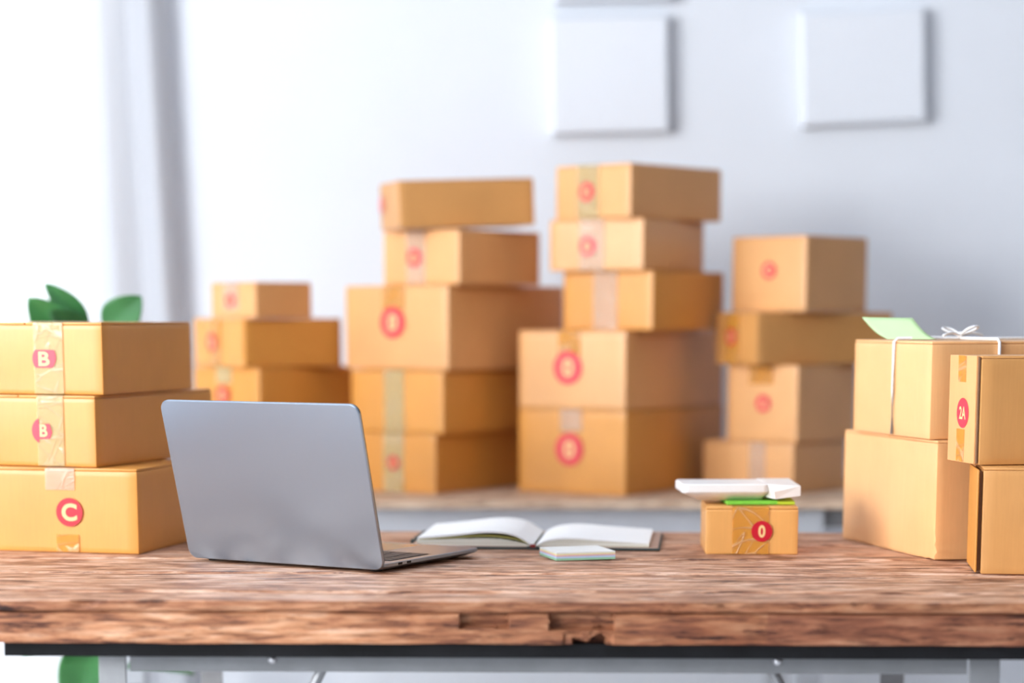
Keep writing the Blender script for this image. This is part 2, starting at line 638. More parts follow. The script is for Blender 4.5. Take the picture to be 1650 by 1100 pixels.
apron.data.materials.append(red_wood)
apron.data.materials.append(mid_wood)      # the right-hand board of the edge is a darker, redder plank
for p_ in apron.data.polygons:
    jag = 0.010 * noise.noise(Vector((0, 3, p_.center.z * 160)))
    if p_.center.x > 0.292 + 0.3 * jag:
        p_.material_index = 1
    elif p_.center.x > -0.052 + 6 * jag + 0.03 * noise.noise(Vector((p_.center.x * 20, 0, p_.center.z * 90))):
        p_.material_index = 2
obj('back_apron', bx(TX0, TX1, TY1 - 0.05, TY1 - 0.004, AZ0, AZ1, 0.002), apron_wood, ft)
# steel frame
bm = bmesh.new()
box(bm, -0.560, 0.93, TY0 + 0.012, TY0 + 0.018, 0.6850, 0.7012, 0.001)
box(bm, -0.560, 0.93, TY0 + 0.018, TY0 + 0.07, 0.6950, 0.7012)
ra = obj('angle_rail', bm, black_metal, ft)
bm = bmesh.new()
box(bm, -0.424, 0.520, TY0 + 0.040, TY0 + 0.046, 0.6640, 0.6845, 0.001)
box(bm, -0.424, 0.520, TY0 + 0.046, TY0 + 0.075, 0.6790, 0.6845)
rail = obj('cross_rail', bm, grey_metal, ft)
for bxx in (-0.262, 0.308):
    bm = lathe([(0.0001, -0.004), (0.0058, -0.004), (0.0052, 0.0), (0.003, 0.0022), (0.0001, 0.003)], 16)
    bmesh.ops.rotate(bm, verts=bm.verts, cent=(0, 0, 0), matrix=Matrix.Rotation(R(90), 3, 'X'))
    bmesh.ops.translate(bm, verts=bm.verts, vec=(bxx, TY0 + 0.0385, 0.6785))
    obj('bolt', bm, bolt_m, rail, smooth=True)
for (a, b, mm) in ((-0.459, -0.428, pale_metal), (0.522, 0.556, grey_metal)):
    for (y0, y1) in ((TY0 + 0.036, TY0 + 0.076), (TY1 - 0.08, TY1 - 0.04)):
        bm = bmesh.new()
        box(bm, a, b, y0, y0 + 0.005, 0.0, 0.6845 if y0 < 0 else 0.70, 0.001)
        s = a if a < 0 else b - 0.005
        box(bm, s, s + 0.005, y0 + 0.005, y1, 0.0, 0.6845 if y0 < 0 else 0.70)
        obj('leg', bm, mm, ft)
for sx in (-1, 1):
    bm = bmesh.new()
    x0 = -0.424 if sx < 0 else 0.52
    tube(bm, [(x0 - sx * 0.03, TY0 + 0.056, 0.30), (x0 - sx * 0.22, TY0 + 0.056, 0.672)], 0.006, 8)
    obj('brace', bm, grey_metal, ft)
    bm = bx(x0 - 0.005, x0 + 0.005, TY0 + 0.08, TY1 - 0.08, 0.66, 0.684)
    obj('side_rail', bm, grey_metal, ft)
bm = bx(-0.424, 0.520, TY1 - 0.075, TY1 - 0.070, 0.664, 0.70)
obj('back_rail', bm, grey_metal, ft)

pale_wood = mat('pale_table_wood', (0.62, 0.45, 0.32), 0.55, 0, 0.4)
build_wood(pale_wood, [(0.25, (0.46, 0.30, 0.20)), (0.45, (0.60, 0.44, 0.31)), (0.6, (0.68, 0.53, 0.39)), (0.75, (0.73, 0.60, 0.47)), (0.9, (0.76, 0.64, 0.52))], 0.4, 0.08)
bt_ = thing('back_table', 'pale wooden table with grey steel frame carrying the blurred box stacks', 'table', (0, 4.12, 0), 0)
obj('table_top', bx(-0.70, 0.86, -0.33, 0.235, 0.7355, 0.7499, 0.003), pale_wood, bt_)
obj('front_rail', bx(-0.66, 0.498, -0.300, -0.270, 0.690, 0.7350, 0.002), noisy('blue_grey_steel', (0.50, 0.515, 0.55), 0.4, 0.06, 15, 0, 0.0), bt_)
obj('back_rail', bx(-0.66, 0.82, 0.180, 0.210, 0.700, 0.7350, 0.002), grey_metal, bt_)
obj('front_rail', bx(0.538, 0.82, -0.285, -0.265, 0.700, 0.7350, 0.002), grey_metal, bt_)  # shadowed end of the front rail, its shade put in as darker metal
for a in (-0.66, 0.518):
    for b in (-0.300, 0.172):
        obj('leg', bx(a - 0.02, a + 0.02, b - (0.004 if b < 0 else 0), b + 0.04, 0, 0.735, 0.002), noisy('light_leg_steel', (0.46, 0.48, 0.51), 0.4, 0.08, 15), bt_)
    obj('side_rail', bx(a - 0.012, a + 0.012, -0.26, 0.172, 0.70, 0.735), grey_metal, bt_)

# ------------------------------------------------------------------ cardboard boxes
DG = None


def text_mesh(s, size, bold=0.012, sx=1.0):
    cu = bpy.data.curves.new('letter', 'FONT')
    cu.body = s
    cu.size = size
    cu.align_x = 'CENTER'
    cu.align_y = 'CENTER'
    cu.offset = bold * size
    cu.extrude = 0.00008
    o = bpy.data.objects.new('letter', cu)
    C.objects.link(o)
    bpy.context.view_layer.update()
    dg = bpy.context.evaluated_depsgraph_get()
    me = bpy.data.meshes.new_from_object(o.evaluated_get(dg))
    bpy.data.objects.remove(o)
    bpy.data.curves.remove(cu)
    # centre on its own outline and stand it up in the x/z plane facing -y
    xs = [v.co.x for v in me.vertices]
    ys_ = [v.co.y for v in me.vertices]
    cx, cy = (min(xs) + max(xs)) / 2, (min(ys_) + max(ys_)) / 2
    for v in me.vertices:
        v.co = Vector(((v.co.x - cx) * sx, -v.co.z, v.co.y - cy))
    me.materials.clear()
    return me


def mark(parent, x, y, z, r, letter, ink, lsize=1.45, sx=1.0, clip=None):
    """printed disc on the face whose outward normal is -y"""
    bm = bmesh.new()
    if clip == 'band':          # top and bottom lost under the torn tape
        pts = [(r * 1.0 * math.cos(a), max(-0.66 * r, min(0.66 * r, r * math.sin(a)))) for a in [2 * math.pi * k / 48 for k in range(48)]]
        pts = [(px + (0.12 * r * (pz / r) if px > 0 else 0), pz) for px, pz in pts]
    elif clip == 'torn':        # only a crescent and a torn middle strip are left
        pts = []
        for k in range(49):
            a = R(115 + 130 * k / 48)
            pts.append((r * math.cos(a), r * math.sin(a)))
        pts += [(-0.40 * r, -0.62 * r), (0.52 * r, -0.58 * r), (0.72 * r, -0.12 * r), (0.50 * r, 0.52 * r), (-0.40 * r, 0.45 * r)]
    else:
        pts = [(r * math.cos(2 * math.pi * k / 48), r * math.sin(2 * math.pi * k / 48)) for k in range(48)]
    A = [bm.verts.new((x + a, y, z + b)) for a, b in pts]
    B = [bm.verts.new((x + a, y - 0.0002, z + b)) for a, b in pts]
    n = len(A)
    for k in range(n):
        bm.faces.new((A[k], A[(k + 1) % n], B[(k + 1) % n], B[k]))
    bm.faces.new(A)
    bm.faces.new(B[::-1])
    d = obj('printed_mark', bm, ink, parent)
    d['label'] = 'red printed mark with a pale letter'
    me = text_mesh(letter, r * lsize, 0.036 if letter in 'C0' else 0.022, sx)
    L = link('letter', me, d, M['ink_cut'])
    L.location = (x, y - 0.0004, z)
    return d


def carton_mesh(W, D, H, seed, crush=None):
    bm = bmesh.new()
    bmesh.ops.create_cube(bm, size=1.0)
    bmesh.ops.subdivide_edges(bm, edges=bm.edges[:], cuts=13 if crush is None else 29, use_grid_fill=True)
    sharp = [e for e in bm.edges if len(e.link_faces) == 2 and e.link_faces[0].normal.dot(e.link_faces[1].normal) < 0.5]
    for v in bm.verts:
        v.co = Vector((v.co.x * W, v.co.y * D, (v.co.z + 0.5) * (H - 0.0035)))
    bmesh.ops.bevel(bm, geom=sharp, offset=0.0016, segments=2, affect='EDGES', profile=0.5)
    for v in bm.verts:
        c = v.co
        n = noise.noise(Vector((c.x * 9 + seed, c.y * 9, c.z * 9 + seed * 3)))
        bx_ = (1 - (2 * c.x / W) ** 2)
        by_ = (1 - (2 * c.y / D) ** 2)
        bz_ = 1 - (2 * c.z / H - 1) ** 2
        if abs(abs(c.x) - W / 2) < 0.001:
            c.x += math.copysign(0.0012 * by_ * bz_ * (0.5 + n), c.x)
        if abs(abs(c.y) - D / 2) < 0.001:
            c.y += math.copysign(0.0012 * bx_ * bz_ * (0.5 + n), c.y)
        if crush is not None:
            crush(c, W, D, H)
    return bm


def carton(label, c, z, phi, W, D, H, m='kraft', tape=None, tape_x=0.0, tape_w=0.045, tape_l=None, tape_low=None,
           mk=None, tilt=0.0, crush=None, group=None, name='cardboard_box', gap=0.0010):
    """c: centre in plan, phi: turn of the long axis; the taped end faces local -y"""
    H = H - gap
    t = thing(name, label, 'box', (c[0], c[1], z), -R(phi), group)
    if tilt:
        t.rotation_euler = (R(tilt), 0, -R(phi))
    seed = random.random() * 50
    obj('carton_body', carton_mesh(W, D, H, seed, crush), M[m], t, sharp=35)
    # two closed top flaps meeting over the middle
    for s in (-1, 1):
        bm = bx(0.0006 if s > 0 else -W / 2 + 0.0006, W / 2 - 0.0006 if s > 0 else -0.0006, -D / 2 + 0.0006, D / 2 - 0.0006, H - 0.0033, H, 0.0008, 2)
        obj('flap', bm, M[m], t, sharp=35)
    yf = -D / 2 - 0.0021
    if tape:
        tl = tape_l if tape_l is not None else H
        path = [(D / 2 + 0.0018, H - min(0.06, H * .6)), (D / 2 + 0.0018, H - .001), (D / 2 - .001, H + 0.0004), (-D / 2 + 0.001, H + 0.0004), (yf + .0004, H - 0.001), (yf, H - .004), (yf, H - tl + 0.001)]
        bm = bmesh.new()
        th = 0.0003
        up = []
        for (py, pz) in path:
            up.append([bm.verts.new((tape_x - tape_w / 2, py, pz)), bm.verts.new((tape_x + tape_w / 2, py, pz))])
        for A, B in zip(up, up[1:]):
            bm.faces.new((A[0], A[1], B[1], B[0]))
        o = obj('packing_tape', bm, M[tape], t)
        sol = o.modifiers.new('thick', 'SOLIDIFY')
        sol.thickness = th
        if tape_low:
            lm, lx, lw, lh = tape_low
            obj('packing_tape', bx(lx - lw / 2, lx + lw / 2, yf - 0.0003, yf + 0.0003, 0.001, lh), M[lm], t)
    if mk:
        mx, mz, r, letter, ink = mk[:5]
        kw = mk[5] if len(mk) > 5 else {}
        mark(t, mx, yf - 0.0005, mz, r, letter, M[ink], **kw)
    return t


G1, G2, G3, G4 = 'boxes of the left front stack', 'boxes of the left rear stack', 'boxes of the rear stack behind the laptop', 'boxes of the tallest rear stack'
G5, G6 = 'boxes of the right rear stack', 'boxes of the right front pile'

# left front stack
carton('cardboard box marked C, bottom of the left front stack on the wooden table', (-0.5919, 3.0591), 0.75, 14, 0.2537, 0.21, 0.1133,
       'kraft', 'tape_white', 0.017, 0.042, 0.030, ('tape_orange', 0.026, 0.032, 0.024), (0.030, 0.0540, 0.0190, 'C', 'red', dict(lsize=1.60, sx=1.05)), group=G1)
carton('cardboard box with a torn red B mark, middle of the left front stack', (-0.6045, 3.1417), 0.8633, 20, 0.2347, 0.3301, 0.0951,
       'kraft', 'tape', 0.050, 0.040, None, None, (0.040, 0.0475, 0.0180, 'B', 'pink', dict(clip='torn', lsize=1.25)), group=G1)
carton('cardboard box with a clipped red B mark, top of the left front stack', (-0.6091, 3.1145), 0.9584, 19, 0.2323, 0.2543, 0.0960,
       'kraft', 'tape', 0.036, 0.044, None, None, (0.030, 0.0470, 0.0178, 'B', 'pink', dict(clip='band', lsize=1.45, sx=1.25)), group=G1)


# right front pile
def crush_corner(c, W, D, H):
    # crumpled lower corner of the pale box
    d = (Vector((c.x - W / 2, c.y + D / 2, c.z)) * 1.0)
    q = math.sqrt((d.x * 0.7) ** 2 + (d.y * 0.7) ** 2 + (d.z * 1.1) ** 2)
    if q < 0.042:
        k = (1 - q / 0.042)
        w = math.sin((d.x - d.z * 1.3) * 300) * 0.0022 * k
        if c.y < -D / 2 + 0.004:
            c.y += w + 0.002 * k
        if c.x > W / 2 - 0.004:
            c.x += 0.5 * w
        if c.z < 0.012:
            c.z += 0.003 * k * k * (0.5 + 0.5 * math.sin(d.x * 260))
    d2 = math.sqrt((c.x - W / 2) ** 2 + (c.y + D / 2) ** 2 + ((c.z - H) * 1.6) ** 2)
    if d2 < 0.03 and c.y < -D / 2 + 0.004:
        c.y += 0.0012 * (1 - d2 / 0.03) * math.sin((c.z - H) * 700)


carton('large pale cardboard box with a crumpled lower corner, under the string-tied box', (0.6620, 3.0372), 0.75, 75.5, 0.3023, 0.32, 0.1549,
       'kraft_peach', crush=crush_corner, group=G6)
stringbox = carton('pale cardboard box tied with white string, green note on its top', (0.6449, 3.0155), 0.9049, 75, 0.2427, 0.29, 0.1257,
                   'kraft_peach', group=G6)
lowbox = carton('plain cardboard box with a gaping side flap, underneath the box marked 2A', (0.6900, 2.7480), 0.75, 7, 0.22, 0.125, 0.1310,
                'kraft_dull', group=G6)
obj('side_flap', bx(-0.11 - 0.0075, -0.11 - 0.0050, -0.0625, 0.055, 0.002, 0.127, 0.0008), M['kraft'], lowbox)
obj('flap_gap_shade', bx(-0.11 - 0.0052, -0.11 - 0.0008, -0.056, 0.055, 0.004, 0.124), M['edge'], lowbox)  # filler with the shade of the side gap put into its colour
R4X, R4Y, R4W = 0.6819, 2.7936, 0.0890
b2a = carton('cardboard box with a red 2A mark and tape on its narrow end', (R4X, R4Y), 0.8810, 79, R4W, 0.24, 0.1337,
             'kraft_dull', 'tape_orange', -0.004, 0.024, 0.036, ('tape_orange', -0.004, 0.024, 0.040), group=G6)
obj('end_flap', bx(-R4W / 2, R4W / 2 - 0.005, -0.12 - 0.0052, -0.12 - 0.0022, 0.001, 0.1327, 0.0008), M['kraft_pale'], b2a)
obj('flap_gap_shade', bx(R4W / 2 - 0.0065, R4W / 2 - 0.0015, -0.12 - 0.0030, -0.12 - 0.0014, 0.002, 0.131), M['edge'], b2a)  # dark strip painted as the shade in the end flap's gap
mark(b2a, 0.002, -0.12 - 0.0056, 0.062, 0.0185, '2A', M['pink'], 1.15, 0.8)
for (z0, z1) in ((0.100, 0.1325), (0.002, 0.042)):
    obj('end_tape', bx(-0.016, 0.009, -0.12 - 0.0056, -0.12 - 0.0053, z0, z1), M['tape_orange'], b2a)
for ch in list(b2a.children):
    if ch.name.startswith('packing_tape'):
        bpy.data.objects.remove(ch)

# small box in the middle of the table
obox = carton('small golden cardboard box marked with a red 0, alone on the table', (0.3192, 2.9893), 0.75, 2, 0.1218, 0.13, 0.0642,
              'kraft_gold', 'tape_orange', -0.002, 0.048, None, None, (0.0130, 0.0310, 0.0138, '0', 'red', dict(lsize=1.55, sx=0.85)), name='cardboard_box')

# left rear stack
carton('blurred cardboard box at the foot of the left rear stack, behind the laptop', (-0.4434, 4.0903), 0.75, 38, 0.1337, 0.22, 0.1152, 'kraft', group=G2)
carton('blurred cardboard box of the left rear stack showing just over the laptop lid', (-0.4370, 4.1085), 0.8652, 38, 0.1648, 0.245, 0.1070,
       'kraft', 'tape', -0.005, 0.04, 0.03, None, (-0.008, 0.056, 0.017, 'B', 'red'), group=G2)
carton('blurred long cardboard box second from the top of the left rear stack', (-0.4452, 4.0903), 0.9722, 50, 0.1662, 0.21, 0.0867,
       'kraft', 'tape_orange', -0.012, 0.04, None, None, (-0.020, 0.043, 0.016, 'B', 'red'), group=G2)
carton('small blurred cardboard box on top of the left rear stack', (-0.4508, 4.0456), 1.0589, 42, 0.1203, 0.1336, 0.0634,
       'kraft_pale', 'tape_white', -0.004, 0.04, 0.05, None, (-0.006, 0.030, 0.012, 'B', 'pink'), group=G2)
# rear stack behind the laptop
carton('blurred cardboard box with small red mark, bottom of the stack behind the laptop', (-0.1282, 4.1080), 0.75, 35, 0.1862, 0.29, 0.1063,
       'kraft', 'tape', 0.0, 0.045, None, None, (0.0, 0.052, 0.013, 'A', 'red'), group=G3)
carton('blurred unmarked cardboard box with tape, second from the bottom behind the laptop', (-0.1187, 4.1102), 0.8563, 35, 0.2075, 0.305, 0.1111,
       'kraft', 'tape', -0.004, 0.045, group=G3)
carton('large blurred cardboard box with big red mark, middle of the rear stack behind the laptop', (-0.1025, 4.1354), 0.9675, 37, 0.2375, 0.346, 0.1491,
       'kraft_pale', 'tape_orange', -0.005, 0.05, 0.045, None, (-0.006, 0.083, 0.0275, '0', 'pink', dict(sx=1.15)), group=G3)
carton('blurred cardboard box with pink mark, second from the top behind the laptop', (-0.0898, 4.0688), 1.1166, 40, 0.1807, 0.2217, 0.0956,
       'kraft_pale', 'tape_white', -0.010, 0.045, None, None, (-0.014, 0.047, 0.0165, 'B', 'pink'), group=G3)
carton('blurred tilted cardboard box showing its long dull side, top of the stack behind the laptop', (-0.0971, 4.0366), 1.2170, 72, 0.1319, 0.2470, 0.0830,
       'kraft_dull', None, 0, 0.05, None, None, (-0.045, 0.045, 0.014, 'B', 'pink'), tilt=2.2, group=G3)
# tallest rear stack
carton('large blurred cardboard box with red ring mark, bottom of the tallest stack', (0.2052, 4.1085), 0.75, 33, 0.2223, 0.3661, 0.1495,
       'kraft', 'tape_white', 0.0, 0.045, 0.04, None, (-0.003, 0.078, 0.0285, '0', 'pink', dict(sx=1.15)), group=G4)
carton('large blurred cardboard box with red ring mark, second from the bottom of the tallest stack', (0.2041, 4.1072), 0.8995, 33, 0.2211, 0.3640, 0.1381,
       'kraft_pale', 'tape_orange', -0.004, 0.045, 0.045, None, (-0.006, 0.072, 0.0290, '0', 'pink', dict(sx=1.15)), group=G4)
carton('blurred cardboard box with crinkled white tape and no mark, middle of the tallest stack', (0.2386, 4.0488), 1.0376, 35, 0.1859, 0.2468, 0.1028,
       'kraft', 'tape_white', -0.004, 0.050, None, None, None, group=G4)
carton('blurred cardboard box with pink mark, second from the top of the tallest stack', (0.2071, 4.0406), 1.1404, 32, 0.1886, 0.2270, 0.0894,
       'kraft_pale', 'tape_white', -0.008, 0.05, None, None, (-0.016, 0.042, 0.0165, 'B', 'pink'), group=G4)
carton('blurred cardboard box with faint pink mark, topmost of the tallest stack', (0.2277, 4.0475), 1.2298, 42, 0.1692, 0.2595, 0.0929,
       'kraft_pale', 'tape', -0.010, 0.05, None, None, (-0.012, 0.046, 0.0165, 'B', 'pink'), group=G4)
# right rear stack
carton('blurred cardboard box with a vertical white tape strip, bottom of the right rear stack', (0.4796, 4.0650), 0.75, 40, 0.1942, 0.1745, 0.0900,
       'kraft_pale', 'tape_white', 0.022, 0.035, None, None, None, group=G5)
carton('blurred cardboard box with small red mark, second from the bottom of the right rear stack', (0.5082, 4.0579), 0.8400, 40, 0.1494, 0.1935, 0.1370,
       'kraft_pale', 'tape_orange', -0.002, 0.05, 0.035, None, (0.004, 0.068, 0.0155, 'A', 'pink'), group=G5)
carton('long blurred cardboard box with orange tape, second from the top of the right rear stack', (0.5296, 4.0660), 0.9769, 60, 0.1261, 0.3024, 0.0926,
       'kraft_dull', 'tape_orange', -0.010, 0.04, None, None, (-0.012, 0.048, 0.015, 'B', 'red'), group=G5)
carton('blurred cardboard box with a small red dot mark, topmost of the right rear stack', (0.5190, 4.0607), 1.0695, 42, 0.1595, 0.1926, 0.1324,
       'kraft_pale', None, 0, 0.05, None, None, (0.002, 0.072, 0.0150, 'C', 'pink'), group=G5)

# ------------------------------------------------------------------ string, bow and green note on the tied box
string_m = noisy('white_cotton_string', (0.86, 0.87, 0.88), 0.8, 0.04, 300)
st = thing('white_string', 'white string tied in a bow around the pale box at the right', 'string', (0.6449, 3.0155, 0.9049), -R(75))
W_, D_, H_ = 0.2427, 0.29, 0.1252
xs_ = 0.012
bm = bmesh.new()
e = 0.0030
loop = [(xs_, -D_ / 2 - e, 0.002), (xs_, -D_ / 2 - e, 0.06), (xs_ + .0005, -D_ / 2 - e, H_ - 0.002), (xs_, -D_ / 2 + 0.002, H_ + 0.0022), (xs_, 0, H_ + 0.0022),
        (xs_, D_ / 2 - 0.002, H_ + 0.0022), (xs_, D_ / 2 + e, H_ - 0.002), (xs_, D_ / 2 + e, 0.002)]
tube(bm, loop, 0.0020, 8)
obj('string_loop', bm, string_m, st, smooth=True)
bm = bmesh.new()
yq = -0.052
loop = [(-W_ / 2 - e, yq, 0.002), (-W_ / 2 - e, yq, H_ - 0.002), (-W_ / 2 + 0.002, yq, H_ + 0.0022), (0, yq, H_ + 0.0026), (W_ / 2 - 0.002, yq, H_ + 0.0022),
        (W_ / 2 + e, yq, H_ - 0.002), (W_ / 2 + e, yq, 0.06), (W_ / 2 + e, yq, 0.002)]
tube(bm, loop, 0.0020, 8)
obj('string_loop', bm, string_m, st, smooth=True)
bm = bmesh.new()
kx, ky = xs_, yq
for (ang, ln_, hh) in ((200, 0.030, 0.010), (20, 0.028, 0.012)):
    pts = []
    for k in range(17):
        a = 2 * math.pi * k / 16
        rr = ln_ * math.sin(a / 2)
        w = 0.008 * math.sin(a)
        ca, sa = math.cos(R(ang)), math.sin(R(ang))
        pts.append((kx + rr * ca - w * sa, ky + rr * sa + w * ca, H_ + 0.006 + hh * math.sin(a / 2)))
    tube(bm, pts, 0.0017, 7)
for (ang, ln_) in ((-60, 0.04), (95, 0.034)):
    ca, sa = math.cos(R(ang)), math.sin(R(ang))
    tube(bm, [(kx + ln_ * t * ca, ky + ln_ * t * sa, H_ + 0.0055 + 0.004 * math.sin(t * 3)) for t in [k / 8 for k in range(9)]], 0.0017, 7)
bmesh.ops.create_icosphere(bm, subdivisions=2, radius=0.0052, matrix=Matrix.Translation((kx, ky, H_ + 0.0062)))
obj('bow', bm, string_m, st, smooth=True)

green_paper = noisy('pale_green_paper', (0.47, 0.67, 0.36), 0.7, 0.03, 20)
bm = bmesh.new()
NOTE = [(0.4995, 2.985, 1.0312), (0.5590, 2.955, 1.0312), (0.5325, 2.985, 1.0590), (0.4690, 3.010, 1.0600)]
base = Vector(NOTE[0])
rows = []
for j in range(9):
    v = j / 8
    row = []
    for i in range(9):
        u = i / 8
        p = (Vector(NOTE[0]).lerp(Vector(NOTE[1]), u)).lerp(Vector(NOTE[3]).lerp(Vector(NOTE[2]), u), v)
        p.z -= 0.004 * math.sin(v * math.pi)
        row.append(bm.verts.new(p - base))
    rows.append(row)
for A, B in zip(rows, rows[1:]):
    for i in range(8):
        bm.faces.new((A[i], A[i + 1], B[i + 1], B[i]))
note = obj('sticky_note', bm, green_paper, None, smooth=True)
note.location = base
sm = note.modifiers.new('thick', 'SOLIDIFY')
sm.thickness = 0.0005
tag(note, 'pale green paper note sticking up from the string-tied box', 'sticky note')

# ------------------------------------------------------------------ white device and green sticky pads on the small box
white_plastic = noisy('white_plastic', (0.88, 0.88, 0.87), 0.35, 0.01, 50)
zt = 0.75 + 0.0638
pad_m = noisy('bright_green_paper', (0.22, 0.66, 0.06), 0.6, 0.08, 120)
pad2_m = noisy('yellow_green_paper', (0.50, 0.66, 0.03), 0.6, 0.06, 120)
p = thing('sticky_pad', 'bright green sticky note pad under the white device on the small box', 'sticky notes', (0.318, 2.985, zt), R(3))
obj('sheet_stack', bx(-0.034, 0.034, -0.036, 0.036, 0.0003, 0.0048, 0.0004), pad_m, p)
obj('sheet', bx(-0.0337, 0.0337, -0.0357, 0.0357, 0.0049, 0.0053), pad_m, p)
p = thing('sticky_pad', 'narrow yellow-green sticky pad at the right of the bright green pad', 'sticky notes', (0.366, 2.985, zt), R(-2))
obj('sheet_stack', bx(-0.0115, 0.0115, -0.036, 0.036, 0.0003, 0.0040, 0.0004), pad2_m, p)
obj('sheet', bx(-0.0113, 0.0113, -0.0358, 0.0358, 0.0041, 0.0045), pad2_m, p)

dv = thing('white_dispenser', 'flat white gadget with sloping underside and angled right end, lying on the green pad', 'device', (0.302, 2.985, zt + 0.0055), R(2))
bm = bmesh.new()
o1 = rounded_rect(0.086, 0.060, 0.006, 6, -0.012, 0.006)
o2 = rounded_rect(0.114, 0.092, 0.008, 6, -0.020, 0.004)
o3 = rounded_rect(0.116, 0.094, 0.009, 6, -0.020, 0.004)
o4 = rounded_rect(0.113, 0.090, 0.008, 6, -0.020, 0.004)
slab(bm, [(o1, 0.0), (o2, 0.0105), (o3, 0.0122), (o3, 0.0210), (o4, 0.0225)])
obj('body', bm, white_plastic, dv, sharp=30)
bm = bmesh.new()
# angled end piece: top slopes down to a V-shaped front lip
P = [(0.034, 0.048, 0.0235), (0.078, 0.048, 0.0235), (0.080, -0.040, 0.0195), (0.044, -0.046, 0.0120), (0.036, -0.040, 0.0225),
     (0.034, 0.048, 0.004), (0.078, 0.048, 0.006), (0.080, -0.040, 0.0065), (0.046, -0.044, 0.0025), (0.036, -0.030, 0.004)]
V = [bm.verts.new(q) for q in P]
for f in ((0, 4, 3, 2, 1), (5, 6, 7, 8, 9), (0, 1, 6, 5), (1, 2, 7, 6), (2, 3, 8, 7), (3, 4, 9, 8), (4, 0, 5, 9)):
    bm.faces.new([V[k] for k in f])
obj('end_piece', bm, white_plastic, dv)

# ------------------------------------------------------------------ laptop
alu = mat('space_grey_aluminium', (0.33, 0.395, 0.475), 0.30, 0.9, 0.5)
mp = coords(alu, (1, 1, 1))
nn = nd(alu, 'ShaderNodeTexNoise', Scale=900.0, Detail=2.0)
ln(alu, mp, 'Vector', nn, 'Vector')
bb_ = nd(alu, 'ShaderNodeBump', Strength=0.04, Distance=0.0005)
ln(alu, nn, 'Fac', bb_, 'Height')
ln(alu, bb_, 'Normal', bsdf(alu), 'Normal')
alu_edge = noisy('dark_lid_edge', (0.06, 0.06, 0.065), 0.4, 0.1, 60, 0, 0.5)
black_key = noisy('black_key_plastic', (0.012, 0.012, 0.014), 0.45, 0.2, 90)
screen_m = noisy('dark_screen_glass', (0.008, 0.008, 0.01), 0.06, 0.1, 20)
rubber = noisy('black_rubber', (0.01, 0.01, 0.01), 0.8, 0.2, 90)

LW, LD, LL = 0.300, 0.230, 0.2110
th = R(30)
hx, hy = -0.1563, 2.702
ev = Vector((-math.cos(th), math.sin(th), 0))
cxy = Vector((hx, hy, 0)) + ev * LW / 2
# local x along the hinge to the right, local y from the hinge towards the front edge of the base
lap = thing('laptop', 'open grey laptop seen from behind its lid on the wooden table', 'laptop', (cxy.x, cxy.y, 0.7505), -th)
bm = bmesh.new()
b0 = rounded_rect(LW - 0.030, LD - 0.024, 0.010, 8, 0, LD / 2)
b1 = rounded_rect(LW - 0.006, LD - 0.004, 0.012, 8, 0, LD / 2)
b2 = rounded_rect(LW, LD, 0.012, 8, 0, LD / 2)
b3 = rounded_rect(LW - 0.001, LD - 0.001, 0.012, 8, 0, LD / 2)
b0, b1, b2, b3 = [[(x, max(y, 0.0035)) for x, y in q] for q in (b0, b1, b2, b3)]
slab(bm, [(b0, 0.0012), (b1, 0.0052), (b2, 0.0070), (b2, 0.0108), (b3, 0.0113)])
base_o = obj('base', bm, alu, lap, sharp=25)
for (a, b) in ((-0.125, 0.02), (0.125, 0.02), (-0.125, LD - 0.03), (0.125, LD - 0.03)):
    f = obj('foot', lathe([(0.0001, 0.0), (0.0075, 0.0), (0.0085, 0.0015), (0.0001, 0.0016)], 20), rubber, base_o, smooth=True)
    f.location = (a, b, -0.0002)
kb = obj('keyboard', bx(-0.138, 0.138, 0.030, 0.128, 0.0113, 0.01138), black_key, lap)
kr = [(14, 0.017), (14, 0.017), (13, 0.0175), (12, 0.0185), (11, 0.019)]
for r_, (n, kw) in enumerate(kr):
    tw = 0.272
    pitch = tw / n
    y0 = 0.036 + r_ * 0.0182
    for k in range(n):
        x0 = -tw / 2 + k * pitch
        obj('key', bx(x0 + 0.001, x0 + pitch - 0.001, y0, y0 + 0.0162, 0.0114, 0.0120, 0.0003, 1), black_key, kb)
obj('trackpad', bx(-0.067, 0.067, 0.134, 0.217, 0.01128, 0.01150, 0.0001), noisy('trackpad_glass', (0.36, 0.37, 0.40), 0.22, 0.02, 60, 0, 0.7), lap)
for yy in (0.036, 0.056):
    bm = bx(LW / 2 - 0.002, LW / 2 + 0.0004, yy - 0.0047, yy + 0.0047, 0.0074, 0.0103, 0.0003, 1)
    obj('port', bm, rubber, lap)
obj('hinge', tube(bmesh.new(), [(-0.11, 0.004, 0.0098), (0.11, 0.004, 0.0098)], 0.0042, 12), alu_edge, lap, smooth=True)
# lid: leans 15 degrees past upright, away from the base
lid = bpy.data.objects.new('lid', None)
bm = bmesh.new()
l0 = rounded_rect(LW - 0.002, LL - 0.002, 0.0125, 8, 0, LL / 2)
l1 = rounded_rect(LW, LL, 0.013, 8, 0, LL / 2)
slab(bm, [(l0, -0.0046), (l1, -0.0036), (l1, -0.0012), (l0, -0.0002)])
lid = obj('lid', bm, alu, lap, sharp=25)
lean = Matrix.Translation((0, -0.0005, 0.0030)) @ Matrix.Rotation(R(90 + 15), 4, 'X')
